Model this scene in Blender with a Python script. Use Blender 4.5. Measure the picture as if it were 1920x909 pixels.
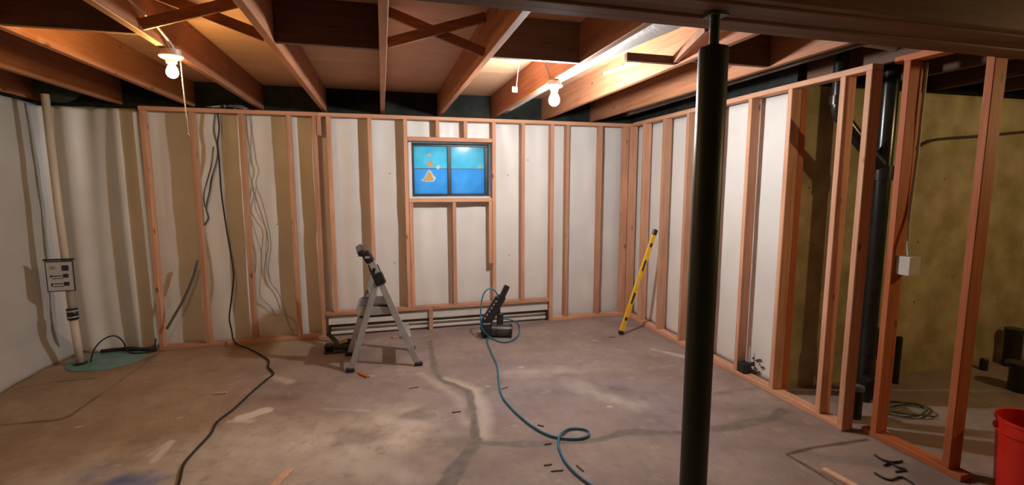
import bpy, math, random
import numpy as np
from mathutils import Vector, Matrix
for o in list(bpy.data.objects): bpy.data.objects.remove(o)
S = bpy.context.scene
COL = S.collection
random.seed(4); RNG = np.random.default_rng(4)

# ------------------------------------------------------------------ camera
FPX, CAMH = 900.0, 1.585
PITCH, YAW = math.atan(107/900), math.radians(15.07)
cd = bpy.data.cameras.new('camera'); cam = bpy.data.objects.new('camera', cd); COL.objects.link(cam)
cam.location = (0, 0, CAMH); cam.rotation_euler = (math.pi/2-PITCH, 0, -YAW)
cd.sensor_width = 36; cd.lens = 36*FPX/1920; cd.clip_start = .05
S.camera = cam
# ------------------------------------------------------------------ world, light levels, exposure
w = bpy.data.worlds.new('sky'); S.world = w; w.use_nodes = True
w.node_tree.nodes['Background'].inputs[0].default_value = (.74, .88, 1, 1)
w.node_tree.nodes['Background'].inputs[1].default_value = 1.95
BRIGHT_BULB = ((1, 1, .985), 108.0)      # colour, watts
WARM_BULB = ((1, .60, .20), 20.0)
UNSEEN_REAR_BULB = ((1, .72, .34), 44.0)
S.view_settings.view_transform = 'Standard'; S.view_settings.look = 'None'
S.view_settings.gamma = 1; S.view_settings.use_curve_mapping = False
S.view_settings.exposure = 0.0

# ------------------------------------------------------------------ pixel -> place helpers
_f = np.array([math.sin(YAW)*math.cos(PITCH), math.cos(YAW)*math.cos(PITCH), -math.sin(PITCH)])
_r = np.array([math.cos(YAW), -math.sin(YAW), 0]); _u = np.cross(_r, _f); _c = np.array([0, 0, CAMH])
def _ray(x, y): return _f+_r*(x-960)/FPX+_u*(454.5-y)/FPX
def fz(x, y, z=0.0): r = _ray(x, y); return Vector(_c+r*(z-CAMH)/r[2])
def fy(x, y, Y): r = _ray(x, y); return Vector(_c+r*Y/r[1])
def fx(x, y, X): r = _ray(x, y); return Vector(_c+r*X/r[0])

# ------------------------------------------------------------------ materials
def mat(name, rgb, rough=.6, metal=0, spec=.4):
    m = bpy.data.materials.new(name); m.use_nodes = True
    b = m.node_tree.nodes['Principled BSDF']
    b.inputs['Base Color'].default_value = (*rgb, 1); b.inputs['Roughness'].default_value = rough
    b.inputs['Metallic'].default_value = metal; b.inputs['Specular IOR Level'].default_value = spec
    return m
def N(m, t, **kw):
    n = m.node_tree.nodes.new(t)
    for k, v in kw.items(): setattr(n, k, v)
    return n
def lk(m, a, b): m.node_tree.links.new(a, b)
def bsdf(m): return m.node_tree.nodes['Principled BSDF']
def mix(m, fac, a, b, mode='MIX'):
    n = N(m, 'ShaderNodeMix', data_type='RGBA', blend_type=mode)
    for i, v in ((0, fac), (6, a), (7, b)):
        if hasattr(v, 'is_output'): lk(m, v, n.inputs[i])
        else: n.inputs[i].default_value = v if i == 0 else (*v, 1)
    return n.outputs[2]
def ramp(m, src, p0, p1, c0=(0, 0, 0), c1=(1, 1, 1)):
    n = N(m, 'ShaderNodeValToRGB'); e = n.color_ramp.elements
    e[0].position, e[1].position = p0, p1; e[0].color = (*c0, 1); e[1].color = (*c1, 1)
    lk(m, src, n.inputs[0]); return n.outputs[0]
def noise(m, vec, scale, detail=4, rough=.55):
    n = N(m, 'ShaderNodeTexNoise'); n.inputs['Scale'].default_value = scale
    n.inputs['Detail'].default_value = detail; n.inputs['Roughness'].default_value = rough
    if vec is not None: lk(m, vec, n.inputs['Vector'])
    return n.outputs['Fac']
def mottled(name, c0, c1, scale=6, rough=.7, metal=0, spec=.4, bump=0, lo=.35, hi=.68):
    m = mat(name, c0, rough, metal, spec)
    tc = N(m, 'ShaderNodeTexCoord').outputs['Object']
    f = noise(m, tc, scale, 6)
    lk(m, ramp(m, f, lo, hi, c0, c1), bsdf(m).inputs['Base Color'])
    if bump:
        b = N(m, 'ShaderNodeBump'); b.inputs['Strength'].default_value = bump; b.inputs['Distance'].default_value = .01
        lk(m, noise(m, tc, scale*6, 5), b.inputs['Height']); lk(m, b.outputs[0], bsdf(m).inputs['Normal'])
    return m
def wood(name, c0, c1, axis, knot=(.16, .06, .03), knots=True, rough=.62):
    m = mat(name, c0, rough, 0, .3)
    tc = N(m, 'ShaderNodeTexCoord').outputs['Object']
    oi = N(m, 'ShaderNodeObjectInfo')
    add = N(m, 'ShaderNodeVectorMath', operation='ADD'); lk(m, tc, add.inputs[0])
    mul = N(m, 'ShaderNodeVectorMath', operation='SCALE'); mul.inputs[0].default_value = (7, 11, 5)
    lk(m, oi.outputs['Random'], mul.inputs['Scale']); lk(m, mul.outputs[0], add.inputs[1])
    mp = N(m, 'ShaderNodeMapping'); s = [22, 22, 22]; s[axis] = 1.1; mp.inputs['Scale'].default_value = s
    lk(m, add.outputs[0], mp.inputs['Vector'])
    g = noise(m, mp.outputs[0], 2.2, 5, .6)
    col = ramp(m, g, .32, .68, c0, c1)
    big = noise(m, add.outputs[0], 1.7, 2)
    col = mix(m, ramp(m, big, .3, .7, (0, 0, 0), (.35, .35, .35)), col, tuple(v*.62 for v in c0))
    hv = N(m, 'ShaderNodeHueSaturation')
    mr = N(m, 'ShaderNodeMapRange'); mr.inputs[3].default_value = .82; mr.inputs[4].default_value = 1.12
    lk(m, oi.outputs['Random'], mr.inputs[0]); lk(m, mr.outputs[0], hv.inputs['Value']); lk(m, col, hv.inputs['Color'])
    col = hv.outputs[0]
    if knots:
        mk = N(m, 'ShaderNodeMapping'); s = [9, 9, 9]; s[axis] = 3.6; mk.inputs['Scale'].default_value = s
        lk(m, add.outputs[0], mk.inputs['Vector'])
        v = N(m, 'ShaderNodeTexVoronoi'); v.inputs['Scale'].default_value = 1; lk(m, mk.outputs[0], v.inputs['Vector'])
        col = mix(m, ramp(m, v.outputs['Distance'], .07, .13, (.85, .85, .85), (0, 0, 0)), col, knot)
    lk(m, col, bsdf(m).inputs['Base Color'])
    return m
NEW = [wood('new_lumber_%s' % a, (.56, .27, .155), (.74, .42, .27), i) for i, a in enumerate('xyz')]
RED = [wood('reddish_lumber_%s' % a, (.46, .120, .040), (.62, .205, .080), i) for i, a in enumerate('xyz')]
OLD = [wood('old_joist_%s' % a, (.35, .140, .066), (.50, .225, .118), i) for i, a in enumerate('xyz')]
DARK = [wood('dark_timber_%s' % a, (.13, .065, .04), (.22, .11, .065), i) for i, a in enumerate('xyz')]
FLAREB = [wood('flare_grey_timber', (.20, .13, .10), (.30, .20, .16), 0)]  # lens-flare haze put into the colour of one block
PLY = wood('subfloor_plywood', (.74, .44, .25), (.86, .55, .35), 0, knots=False)
BOARD = wood('brown_ceiling_board', (.32, .18, .085), (.42, .24, .12), 0, knots=False)
SCRAP = wood('scrap_wood', (.62, .36, .22), (.78, .52, .36), 0, knots=False)
SHEET = mottled('white_poly_sheet', (.72, .71, .685), (.79, .78, .755), 2.0, .38, 0, .45)
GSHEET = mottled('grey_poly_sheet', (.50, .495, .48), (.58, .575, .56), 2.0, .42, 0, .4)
CONC = mottled('foundation_concrete', (.29, .235, .125), (.50, .42, .25), 3.5, .85, 0, .2, .25)
BLK = mottled('black_plastic', (.012, .012, .013), (.022, .022, .022), 20, .35, 0, .5)
RUB = mottled('black_rubber', (.014, .013, .012), (.03, .028, .026), 15, .6)
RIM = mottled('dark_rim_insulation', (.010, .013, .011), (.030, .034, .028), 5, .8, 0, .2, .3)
WHITE = mottled('white_enamel', (.66, .63, .58), (.74, .71, .66), 8, .4)
ALU = mottled('aluminium', (.42, .43, .44), (.52, .53, .54), 9, .38, .55)
BLACKABS = mottled('black_drain_plastic', (.010, .011, .011), (.018, .018, .018), 10, .25, 0, .5)
PVC = mottled('pvc_pipe', (.66, .58, .46), (.74, .66, .54), 4, .4)
GREEN = mottled('dark_green_steel', (.018, .024, .012), (.030, .036, .020), 3, .42, 0, .5)
YEL = mottled('yellow_aluminium', (.82, .46, .015), (.90, .53, .03), 8, .35)
TEAL = mottled('teal_lid', (.13, .27, .25), (.21, .36, .33), 9, .55)
REDP = mottled('red_bucket_plastic', (.62, .022, .012), (.72, .035, .02), 4, .35)
BLUEH = mottled('blue_air_hose', (.02, .145, .26), (.035, .21, .35), 12, .4)
GREYW = mottled('grey_cable', (.10, .095, .09), (.16, .15, .14), 14, .5)
LGREYW = mottled('light_grey_wire', (.26, .245, .22), (.32, .30, .27), 14, .5)
PALEW = mottled('pale_cable', (.42, .36, .26), (.52, .45, .34), 14, .5)
BROWNT = mottled('brown_seam_tape', (.19, .15, .10), (.27, .22, .15), 9, .7)
GREYM = mottled('grey_tool_metal', (.05, .052, .055), (.09, .092, .095), 10, .35, .4)
PAPER = mottled('printed_card', (.60, .58, .60), (.68, .66, .68), 6, .5)
INK = mottled('ink', (.03, .03, .045), (.05, .05, .065), 30, .6)
GALV = mottled('galvanised_box', (.55, .53, .50), (.62, .60, .57), 12, .4, .2)
PORC = mottled('porcelain', (.72, .70, .66), (.78, .76, .72), 6, .3)
WRAP = mottled('pale_duct_wrap', (.62, .58, .55), (.72, .68, .65), 5, .5, 0, .3, .2)
TAN = mottled('tan_residue', (.60, .38, .14), (.72, .48, .20), 30, .7)
FRINGE = mottled('pale_residue', (.55, .70, .78), (.70, .82, .86), 30, .7)
MOULD = mottled('dark_grime', (.05, .03, .025), (.10, .06, .05), 40, .8)
OLIVE = mottled('olive_tool_plastic', (.035, .05, .03), (.06, .075, .05), 10, .5)
YTAG = mottled('yellow_tag', (.62, .42, .10), (.7, .5, .16), 10, .6)
WFRAME = mottled('dark_window_frame', (.020, .020, .024), (.04, .04, .045), 7, .4)
GREYMARK = mottled('worn_grey_print', (.32, .16, .17), (.50, .34, .36), 26, .6)

# ------------------------------------------------------------------ object helpers
WL = {}
def _link(o, parent, loc):
    COL.objects.link(o); loc = Vector(loc); WL[o.name] = loc
    if parent is None: o.location = loc
    else: o.parent = parent; o.location = loc-WL[parent.name]
    return o
def tag(o, label, cat, group=None, kind=None):
    if label: o['label'] = label
    if cat: o['category'] = cat
    if group: o['group'] = group
    if kind: o['kind'] = kind
    return o
def empty(name, loc, label=None, cat=None, kind=None, group=None):
    o = bpy.data.objects.new(name, None); o.empty_display_size = .05; _link(o, None, loc)
    return tag(o, label, cat, group, kind)
def mesh(name, vs, fs, m, parent=None, smooth=False, origin=None):
    vs = [Vector(v) for v in vs]
    if origin is None:
        lo = Vector([min(v[i] for v in vs) for i in range(3)]); hi = Vector([max(v[i] for v in vs) for i in range(3)])
        origin = (lo+hi)/2
    d = bpy.data.meshes.new(name); d.from_pydata([v-origin for v in vs], [], fs); d.update()
    if m: d.materials.append(m)
    if smooth:
        d.polygons.foreach_set('use_smooth', [True]*len(d.polygons))
    o = bpy.data.objects.new(name, d)
    return _link(o, parent, origin)
def cbox(c=.003):
    """unit chamfer box builder: returns verts, faces for half sizes"""
    def make(hx, hy, hz):
        k = min(c, hx*.4, hy*.4, hz*.4); vs = []; idx = {}
        for sx in (-1, 1):
            for sy in (-1, 1):
                for sz in (-1, 1):
                    for a in range(3):
                        p = [sx*hx, sy*hy, sz*hz]
                        for b in range(3):
                            if b != a: p[b] -= k*(1 if p[b] > 0 else -1)
                        idx[sx, sy, sz, a] = len(vs); vs.append(Vector(p))
        fs = []
        for a in range(3):
            b, d = (a+1) % 3, (a+2) % 3
            for s in (-1, 1):
                q = []
                for (u, v) in ((-1, -1), (1, -1), (1, 1), (-1, 1)):
                    t = [0, 0, 0]; t[a] = s; t[b] = u; t[d] = v; q.append(idx[t[0], t[1], t[2], a])
                fs.append(q if s > 0 else q[::-1])
        for a in range(3):
            b, d = (a+1) % 3, (a+2) % 3
            for u in (-1, 1):
                for v in (-1, 1):
                    t0 = [0]*3; t1 = [0]*3; t0[a], t1[a] = -1, 1; t0[b] = t1[b] = u; t0[d] = t1[d] = v
                    q = [idx[(*t0, b)], idx[(*t1, b)], idx[(*t1, d)], idx[(*t0, d)]]
                    fs.append(q if u*v < 0 else q[::-1])
        for sx in (-1, 1):
            for sy in (-1, 1):
                for sz in (-1, 1):
                    t = [idx[sx, sy, sz, a] for a in range(3)]
                    fs.append(t if sx*sy*sz > 0 else t[::-1])
        return vs, fs
    return make
def box(name, x0, x1, y0, y1, z0, z1, m, parent=None, c=.003):
    vs, fs = cbox(c)(abs(x1-x0)/2, abs(y1-y0)/2, abs(z1-z0)/2)
    o = Vector(((x0+x1)/2, (y0+y1)/2, (z0+z1)/2))
    return mesh(name, [v+o for v in vs], fs, m, parent, origin=o)
def bar(name, p0, p1, wid, thk, m, parent=None, side=(0, 1, 0), c=.003):
    """oriented box from p0 to p1; wid measured along 'side' made square to the axis"""
    p0, p1 = Vector(p0), Vector(p1); ax = p1-p0; L = ax.length; ax.normalize()
    s = Vector(side); s = (s-ax*s.dot(ax)).normalized(); t = ax.cross(s)
    vs, fs = cbox(c)(wid/2, thk/2, L/2); o = (p0+p1)/2
    # axes (s, -t, ax) kept right-handed: s x ? = ax
    t = ax.cross(s)
    return mesh(name, [o+s*v.x+t*v.y+ax*v.z for v in vs], fs, m, parent, origin=o)
def catmull(pts, n=6):
    P = [Vector(p) for p in pts]
    if len(P) < 3: return P
    P = [P[0]*2-P[1]]+P+[P[-1]*2-P[-2]]; out = []
    for i in range(1, len(P)-2):
        a, b, c, d = P[i-1:i+3]
        for k in range(n):
            t = k/n
            out.append(.5*((2*b)+(c-a)*t+(2*a-5*b+4*c-d)*t*t+(3*b-a-3*c+d)*t**3))
    out.append(P[-2]); return out
def tube(name, pts, r, m, parent=None, seg=8, n=6, zmin=None, smoothpath=True):
    Q = catmull(pts, n) if smoothpath else [Vector(p) for p in pts]
    if zmin is not None:
        for q in Q: q.z = max(q.z, zmin)
    vs, fs = [], []; up = None
    for i, q in enumerate(Q):
        t = (Q[min(i+1, len(Q)-1)]-Q[max(i-1, 0)]).normalized()
        if up is None:
            up = Vector((0, 0, 1)) if abs(t.z) < .9 else Vector((0, 1, 0))
        up = (up-t*up.dot(t)).normalized(); b = t.cross(up)
        rr = r[i*len(r)//len(Q)] if isinstance(r, (list, tuple)) else r
        for k in range(seg):
            a = 2*math.pi*k/seg; vs.append(q+up*(rr*math.cos(a))+b*(rr*math.sin(a)))
    for i in range(len(Q)-1):
        for k in range(seg):
            fs.append([i*seg+k, i*seg+(k+1) % seg, (i+1)*seg+(k+1) % seg, (i+1)*seg+k])
    fs.append(list(range(seg))[::-1]); fs.append([(len(Q)-1)*seg+k for k in range(seg)])
    return mesh(name, vs, fs, m, parent, True)
def lathe(name, prof, base, axis, m, parent=None, seg=24, cap=True):
    """prof: (radius, distance along axis)"""
    ax = Vector(axis).normalized(); s = Vector((0, 0, 1)) if abs(ax.z) < .9 else Vector((1, 0, 0))
    s = (s-ax*s.dot(ax)).normalized(); b = ax.cross(s); base = Vector(base); vs, fs = [], []
    for (r, h) in prof:
        for k in range(seg):
            a = 2*math.pi*k/seg; vs.append(base+ax*h+s*(r*math.cos(a))+b*(r*math.sin(a)))
    for i in range(len(prof)-1):
        for k in range(seg):
            fs.append([i*seg+k, i*seg+(k+1) % seg, (i+1)*seg+(k+1) % seg, (i+1)*seg+k])
    if cap:
        fs.append(list(range(seg))[::-1]); fs.append([(len(prof)-1)*seg+k for k in range(seg)])
    o = mesh(name, vs, fs, m, parent, True)
    try: o.data.set_sharp_from_angle(angle=math.radians(40))
    except Exception: pass
    return o
def slab(name, poly, normal, thick, m, parent=None):
    """flat irregular piece: polygon points extruded along normal"""
    n = Vector(normal).normalized()*thick; P = [Vector(p) for p in poly]; k = len(P)
    vs = P+[p+n for p in P]
    fs = [list(range(k))[::-1], [k+i for i in range(k)]]+[[i, (i+1) % k, k+(i+1) % k, k+i] for i in range(k)]
    return mesh(name, vs, fs, m, parent)
def merged_boxes(name, boxes, m, parent=None):
    vs, fs = [], []
    for (x0, x1, y0, y1, z0, z1) in boxes:
        k = len(vs)
        vs += [Vector((x, y, z)) for x in (x0, x1) for y in (y0, y1) for z in (z0, z1)]
        fs += [[k+a for a in f] for f in ([0, 1, 3, 2], [4, 6, 7, 5], [0, 4, 5, 1], [2, 3, 7, 6], [0, 2, 6, 4], [1, 5, 7, 3])]
    return mesh(name, vs, fs, m, parent)

# ================================================================== THE SETTING
# ---------------------------------------------------------------- floor (fine grid: the stains have shapes of their own)
FX0, FX1, FY0, FY1 = -3.05, 6.6, -2.6, 5.5
def floor_mesh():
    xs = np.concatenate([np.arange(FX0, 2.96, .0125), np.arange(2.96, FX1+.001, .03)])
    ys = np.concatenate([np.linspace(FY0, 1.55, 20), np.arange(1.5625, FY1+.001, .0125)])
    X, Y = np.meshgrid(xs, ys); n, k = len(xs), len(ys)
    co = np.stack([X.ravel(), Y.ravel(), np.zeros(X.size)], 1)
    i = np.arange(n-1)[None, :]+np.arange(k-1)[:, None]*n; i = i.ravel()
    q = np.stack([i, i+1, i+1+n, i+n], 1)
    d = bpy.data.meshes.new('floor')
    d.vertices.add(len(co)); d.vertices.foreach_set('co', co.ravel().astype(np.float32))
    d.loops.add(q.size); d.loops.foreach_set('vertex_index', q.ravel().astype(np.int32))
    d.polygons.add(len(q)); d.polygons.foreach_set('loop_start', np.arange(0, q.size, 4, dtype=np.int32))
    d.update(calc_edges=True)
    P = co[:, :2]
    def wob(P, s, a, seed):
        r = np.random.default_rng(seed); o = np.zeros(len(P))
        for j in range(7):
            f = s*(1+j*.9); th = r.uniform(0, 6.28); o += np.sin(P@np.array([math.cos(th), math.sin(th)])*f+r.uniform(0, 6.28))/(1+j*.5)
        return o*a
    def dist(line):
        L = [np.array(fz(*p)[:2]) for p in line]; D = np.full(len(P), 9.)
        for a, b in zip(L[:-1], L[1:]):
            ab = b-a; t = np.clip(((P-a)@ab)/max(ab@ab, 1e-9), 0, 1); D = np.minimum(D, np.linalg.norm(P-(a+t[:, None]*ab), axis=1))
        return D
    def band(line, wd, soft=.012, jit=.012, seed=1): 
        return np.clip(((wd/2+wob(P, 9, jit*.4, seed))-dist(line))/soft+.5, 0, 1)
    crack = np.maximum.reduce([
        band([(806, 640), (814, 690), (826, 712), (878, 733), (888, 770), (891, 825)], .052, seed=2),
        band([(891, 825), (858, 880), (828, 920)], .10, .02, .02, 3),
        band([(891, 830), (930, 832), (1030, 832), (1120, 824), (1180, 809), (1290, 812), (1370, 801), (1440, 787), (1466, 769)], .06, .02, .018, 4)])
    dark = np.maximum.reduce([
        band([(1475, 852), (1520, 840), (1625, 824)], .02, .012, .006, 5), band([(1475, 852), (1520, 878), (1575, 912)], .018, .012, .006, 6),
        .8*band([(0, 797), (110, 787), (130, 780), (195, 735)], .02, .012, .008, 7), .6*band([(195, 735), (285, 672)], .012, .012, .004, 7),
        .7*band([(40, 727), (110, 715), (175, 709)], .02, .02, .01, 8), .55*band([(270, 676), (310, 655)], .05, .04, .02, 9),
        .45*band([(1340, 738), (1440, 725)], .03, .05, .02, 10), .55*band([(1300, 806), (1450, 784), (1468, 768)], .05, .05, .02, 12)])
    halo = np.maximum(.55*band([(835, 712), (890, 730), (906, 770), (905, 815)], .10, .08, .02, 11), .4*band([(790, 700), (860, 745), (872, 790)], .06, .08, .02, 13))
    white = np.maximum.reduce([halo,
        band([(452, 784), (496, 770)], .085, .02, .02, 14), .8*band([(430, 790), (470, 790)], .04, .03, .02, 15),
        .9*band([(286, 865), (322, 828)], .035, .015, .01, 16), .7*band([(282, 852), (318, 826)], .02, .015, .01, 17),
        .5*band([(505, 705), (545, 715)], .06, .06, .03, 18), .5*band([(590, 765), (690, 770)], .02, .03, .02, 19), .6*band([(380, 795), (400, 790)], .03, .03, .02, 20),
        .75*band([(1225, 655), (1290, 670)], .05, .06, .03, 21), .45*band([(640, 860), (800, 900)], .12, .12, .07, 22), .5*band([(720, 785), (790, 795)], .06, .06, .04, 23),
        .35*band([(950, 700), (1120, 690)], .10, .15, .08, 24), .8*band([(670, 702), (702, 705)], .02, .02, .005, 25), .35*band([(1060, 720), (1200, 760)], .08, .2, .1, 26)])
    for (px, py) in ((190, 870), (217, 872), (180, 895), (975, 688), (912, 724), (145, 800), (335, 783), (1140, 762), (1112, 638)):
        white = np.maximum(white, .8*band([(px, py), (px+6, py)], .018, .012, .006, px))
    for (px, py, q) in ((260, 825, .09), (540, 720, .10), (515, 745, .06), (660, 820, .2), (820, 830, .16), (760, 780, .12), (1150, 730, .12), (1300, 760, .1), (1040, 690, .15)):
        dark = np.maximum(dark, .38*band([(px, py), (px+25, py)], q, .12, .08, px))
    blue = .9*np.maximum(band([(225, 900), (270, 905)], .10, .12, .05, 30), .45*band([(160, 895), (200, 875)], .12, .15, .05, 31))
    pale = np.maximum(band([(330, 900), (450, 850), (640, 850), (760, 800)], .7, .5, .12, 40), .8*band([(120, 905), (330, 870)], .45, .4, .1, 43))  # chalky scuffing, broadened to paint in brighter light near the camera
    mauve_grey = np.maximum(band([(880, 770), (1000, 730), (1150, 735), (1250, 780)], .6, .5, .1, 41), .8*band([(900, 690), (1120, 670)], .45, .5, .1, 42))  # cooler mauve-grey tone across the middle of the floor
    a = d.attributes.new('stain', 'FLOAT_COLOR', 'POINT')
    a.data.foreach_set('color', np.stack([crack, white, dark, blue], 1).astype(np.float32).ravel())
    a = d.attributes.new('scuff_and_light', 'FLOAT', 'POINT'); a.data.foreach_set('value', pale.astype(np.float32))
    a = d.attributes.new('mauve_grey', 'FLOAT', 'POINT'); a.data.foreach_set('value', mauve_grey.astype(np.float32))
    br = np.clip((-.35-P[:, 0]+wob(P, 3, .12, 50))/1.1, 0, 1)  # left side browned to paint in the warm bulb's light
    a = d.attributes.new('warm_lamp_tint', 'FLOAT', 'POINT'); a.data.foreach_set('value', br.astype(np.float32))
    m = mat('concrete_floor', (.3, .25, .2), .62, 0, .35)
    tc = N(m, 'ShaderNodeTexCoord').outputs['Object']
    base = ramp(m, noise(m, tc, 1.6, 8, .62), .34, .68, (.30, .20, .115), (.43, .315, .21))
    atd = N(m, 'ShaderNodeAttribute', attribute_name='warm_lamp_tint')
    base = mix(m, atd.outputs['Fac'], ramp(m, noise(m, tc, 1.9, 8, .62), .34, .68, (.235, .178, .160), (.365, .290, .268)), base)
    at2 = N(m, 'ShaderNodeAttribute', attribute_name='scuff_and_light')
    grey = ramp(m, noise(m, tc, 3.2, 8, .65), .34, .70, (.45, .375, .30), (.70, .61, .51))
    base = mix(m, at2.outputs['Fac'], base, grey)
    at3 = N(m, 'ShaderNodeAttribute', attribute_name='mauve_grey')
    base = mix(m, at3.outputs['Fac'], base, ramp(m, noise(m, tc, 2.6, 8, .65), .34, .70, (.20, .165, .172), (.35, .295, .305)))
    base = mix(m, ramp(m, noise(m, tc, 11, 7, .7), .52, .72, (0, 0, 0), (.55, .55, .55)), base, (.20, .150, .125))
    base = mix(m, ramp(m, noise(m, tc, 6.3, 7, .7), .56, .74, (0, 0, 0), (.5, .5, .5)), base, (.53, .44, .38))
    at = N(m, 'ShaderNodeAttribute', attribute_name='stain')
    sp = N(m, 'ShaderNodeSeparateColor'); lk(m, at.outputs['Color'], sp.inputs[0])
    col = mix(m, sp.outputs[2], base, (.085, .062, .048))
    col = mix(m, sp.outputs[1], col, (.66, .60, .53))
    ck = ramp(m, noise(m, tc, 14, 5), .3, .7, (.145, .122, .110), (.23, .198, .180))
    col = mix(m, sp.outputs[0], col, ck)
    col = mix(m, at.outputs['Alpha'], col, (.09, .15, .33))
    lk(m, col, bsdf(m).inputs['Base Color'])
    bp = N(m, 'ShaderNodeBump'); bp.inputs['Strength'].default_value = .25; bp.inputs['Distance'].default_value = .006
    lk(m, noise(m, tc, 28, 6, .7), bp.inputs['Height']); lk(m, bp.outputs[0], bsdf(m).inputs['Normal'])
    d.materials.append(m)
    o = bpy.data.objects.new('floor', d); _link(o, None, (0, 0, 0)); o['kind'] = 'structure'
    o['label'] = 'bare stained concrete floor with patched cracks'
floor_mesh()

# ---------------------------------------------------------------- foundation walls
WT = 2.31
WX0, WX1, WZ0, WZ1 = .28, 1.215, 1.42, 2.075      # window opening in the concrete
def st(o, label=None):
    o['kind'] = 'structure'
    if label: o['label'] = label
    return o
st(merged_boxes('wall_back', [(-3.05, WX0, 5.45, 5.65, 0, WT), (WX1, 2.98, 5.45, 5.65, 0, WT), (WX0, WX1, 5.45, 5.65, 0, WZ0), (WX0, WX1, 5.45, 5.65, WZ1, WT)], CONC))
st(merged_boxes('wall_left', [(-3.25, -3.05, -2.6, 5.65, 0, WT)], CONC))
wr_ = st(merged_boxes('wall_right', [(2.98, 3.18, 2.92, 5.65, 0, WT), (3.18, 6.6, 2.92, 3.12, 0, WT), (6.6, 6.8, -2.6, 3.12, 0, WT)], CONC), 'bare olive concrete foundation wall behind the open studs')
st(merged_boxes('wall_rear', [(-3.25, 6.8, -2.8, -2.6, 0, 2.62)], CONC))

for (px, py) in ((1718, 336), (1772, 336), (1722, 453), (1714, 566), (1838, 330), (1526, 460), (1518, 352), (1730, 300), (1786, 520), (1860, 480), (1870, 560), (1745, 640)):
    q = fy(px, py, 2.9185); lathe('tie_mark', [(.011, 0), (.009, .003)], (q.x, 2.9195, q.z), (0, -1, 0), BROWNT, wr_, 8)
# form-tie marks and the conduit on the bare foundation
con = tube('conduit', [fy(1700, 290, 2.90), fy(1722, 276, 2.90), fy(1755, 262, 2.90), fy(1840, 255, 2.90), fy(1925, 247, 2.90)], .011, MOULD, None, 6, 4)
tag(con, 'thin dark conduit bent along the bare olive concrete wall', 'conduit')

# ---------------------------------------------------------------- ceiling: subfloor, joists, blocking, bridging
JZ, SZ = 2.34, 2.585
ceil = empty('ceiling', (1.3, 1.4, JZ), kind='structure')
for i, (y0, y1) in enumerate(((-2.6, .62), (.623, 1.85), (1.853, 3.07), (3.073, 4.29), (4.293, 5.65))):
    for (x0, x1) in ((-3.25, -.56), (-.557, 1.87), (1.873, 2.98), (2.983, 4.9), (4.903, 6.8)):
        if x0 > 1.8 and y0 > 3.1 and x0 > 4: continue
        box('subfloor_panel', x0, x1, y0, y1, SZ, SZ+.02, DARK[0] if x0 > 2.9 else PLY, ceil, .001)  # right-hand panels darkened to paint in the unlit ceiling
JX = [-2.97, -2.36, -1.755, -1.145, -.55, .03, .635, 1.235, 1.845, 2.455]
for x in JX:
    box('joist', x-.021, x+.021, 1.502, 5.45, JZ, SZ, OLD[1], ceil)
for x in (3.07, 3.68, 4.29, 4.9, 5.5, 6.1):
    box('joist', x-.021, x+.021, 1.502, 2.98, JZ, SZ, DARK[1], ceil)  # dark timber here paints in the shade over the right corner
for x0, x1 in ((-3.0, -.602), (-.6, 1.798), (1.8, 4.198), (4.2, 6.57)):          # boarded ceiling on the near side of the girder
    for y0, y1 in ((-2.6, -.402), (-.4, 1.455)):
        box('ceiling_board', x0, x1, y0, y1, 2.372, 2.387, BOARD, ceil, .001)
# dark packed rim
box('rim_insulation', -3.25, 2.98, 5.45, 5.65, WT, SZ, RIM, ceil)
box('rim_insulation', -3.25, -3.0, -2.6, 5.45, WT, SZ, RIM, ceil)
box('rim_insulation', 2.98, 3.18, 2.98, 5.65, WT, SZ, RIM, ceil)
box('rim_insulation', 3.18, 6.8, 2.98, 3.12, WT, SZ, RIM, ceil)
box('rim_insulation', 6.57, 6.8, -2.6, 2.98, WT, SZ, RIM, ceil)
def blocking(a, b, y, m=DARK): box('blocking', JX[a]+.022, JX[b]-.022, y, y+.038, JZ+.004, SZ-.002, m[0], ceil)
blocking(1, 2, 2.925); blocking(2, 3, 2.925); blocking(4, 5, 2.90)
blocking(6, 7, 2.89, FLAREB)
box('blocking', 1.47, 1.822, 2.755, 2.793, JZ+.004, 2.392, DARK[0], ceil)
bar('brace', (1.80, 2.745, 2.372), (1.62, 2.20, 2.385), .05, .03, OLD[1], ceil, side=(0, 0, 1))
bar('brace', (1.62, 2.195, 2.385), (1.815, 2.11, 2.385), .05, .03, OLD[1], ceil, side=(0, 0, 1))
box('blocking', 1.868, 2.432, 2.66, 2.70, JZ+.004, SZ-.002, DARK[0], ceil)
def bridging(a, b, y):
    bar('bridging', (JX[a]+.024, y, JZ+.03), (JX[b]-.024, y, SZ-.03), .019, .055, OLD[0], ceil)
    bar('bridging', (JX[b]-.024, y+.05, JZ+.03), (JX[a]+.024, y+.05, SZ-.03), .019, .055, OLD[0], ceil)
bridging(3, 4, 2.86); bridging(5, 6, 2.86); bridging(0, 1, 2.9)
# cleat nailed on the joist by the bright bulb
p0, p1 = fx(1133, 138, 1.81), fx(1204, 114, 1.81)
bar('cleat', p0, p1, .02, .03, SCRAP, ceil, side=(1, 0, 0))

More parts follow.
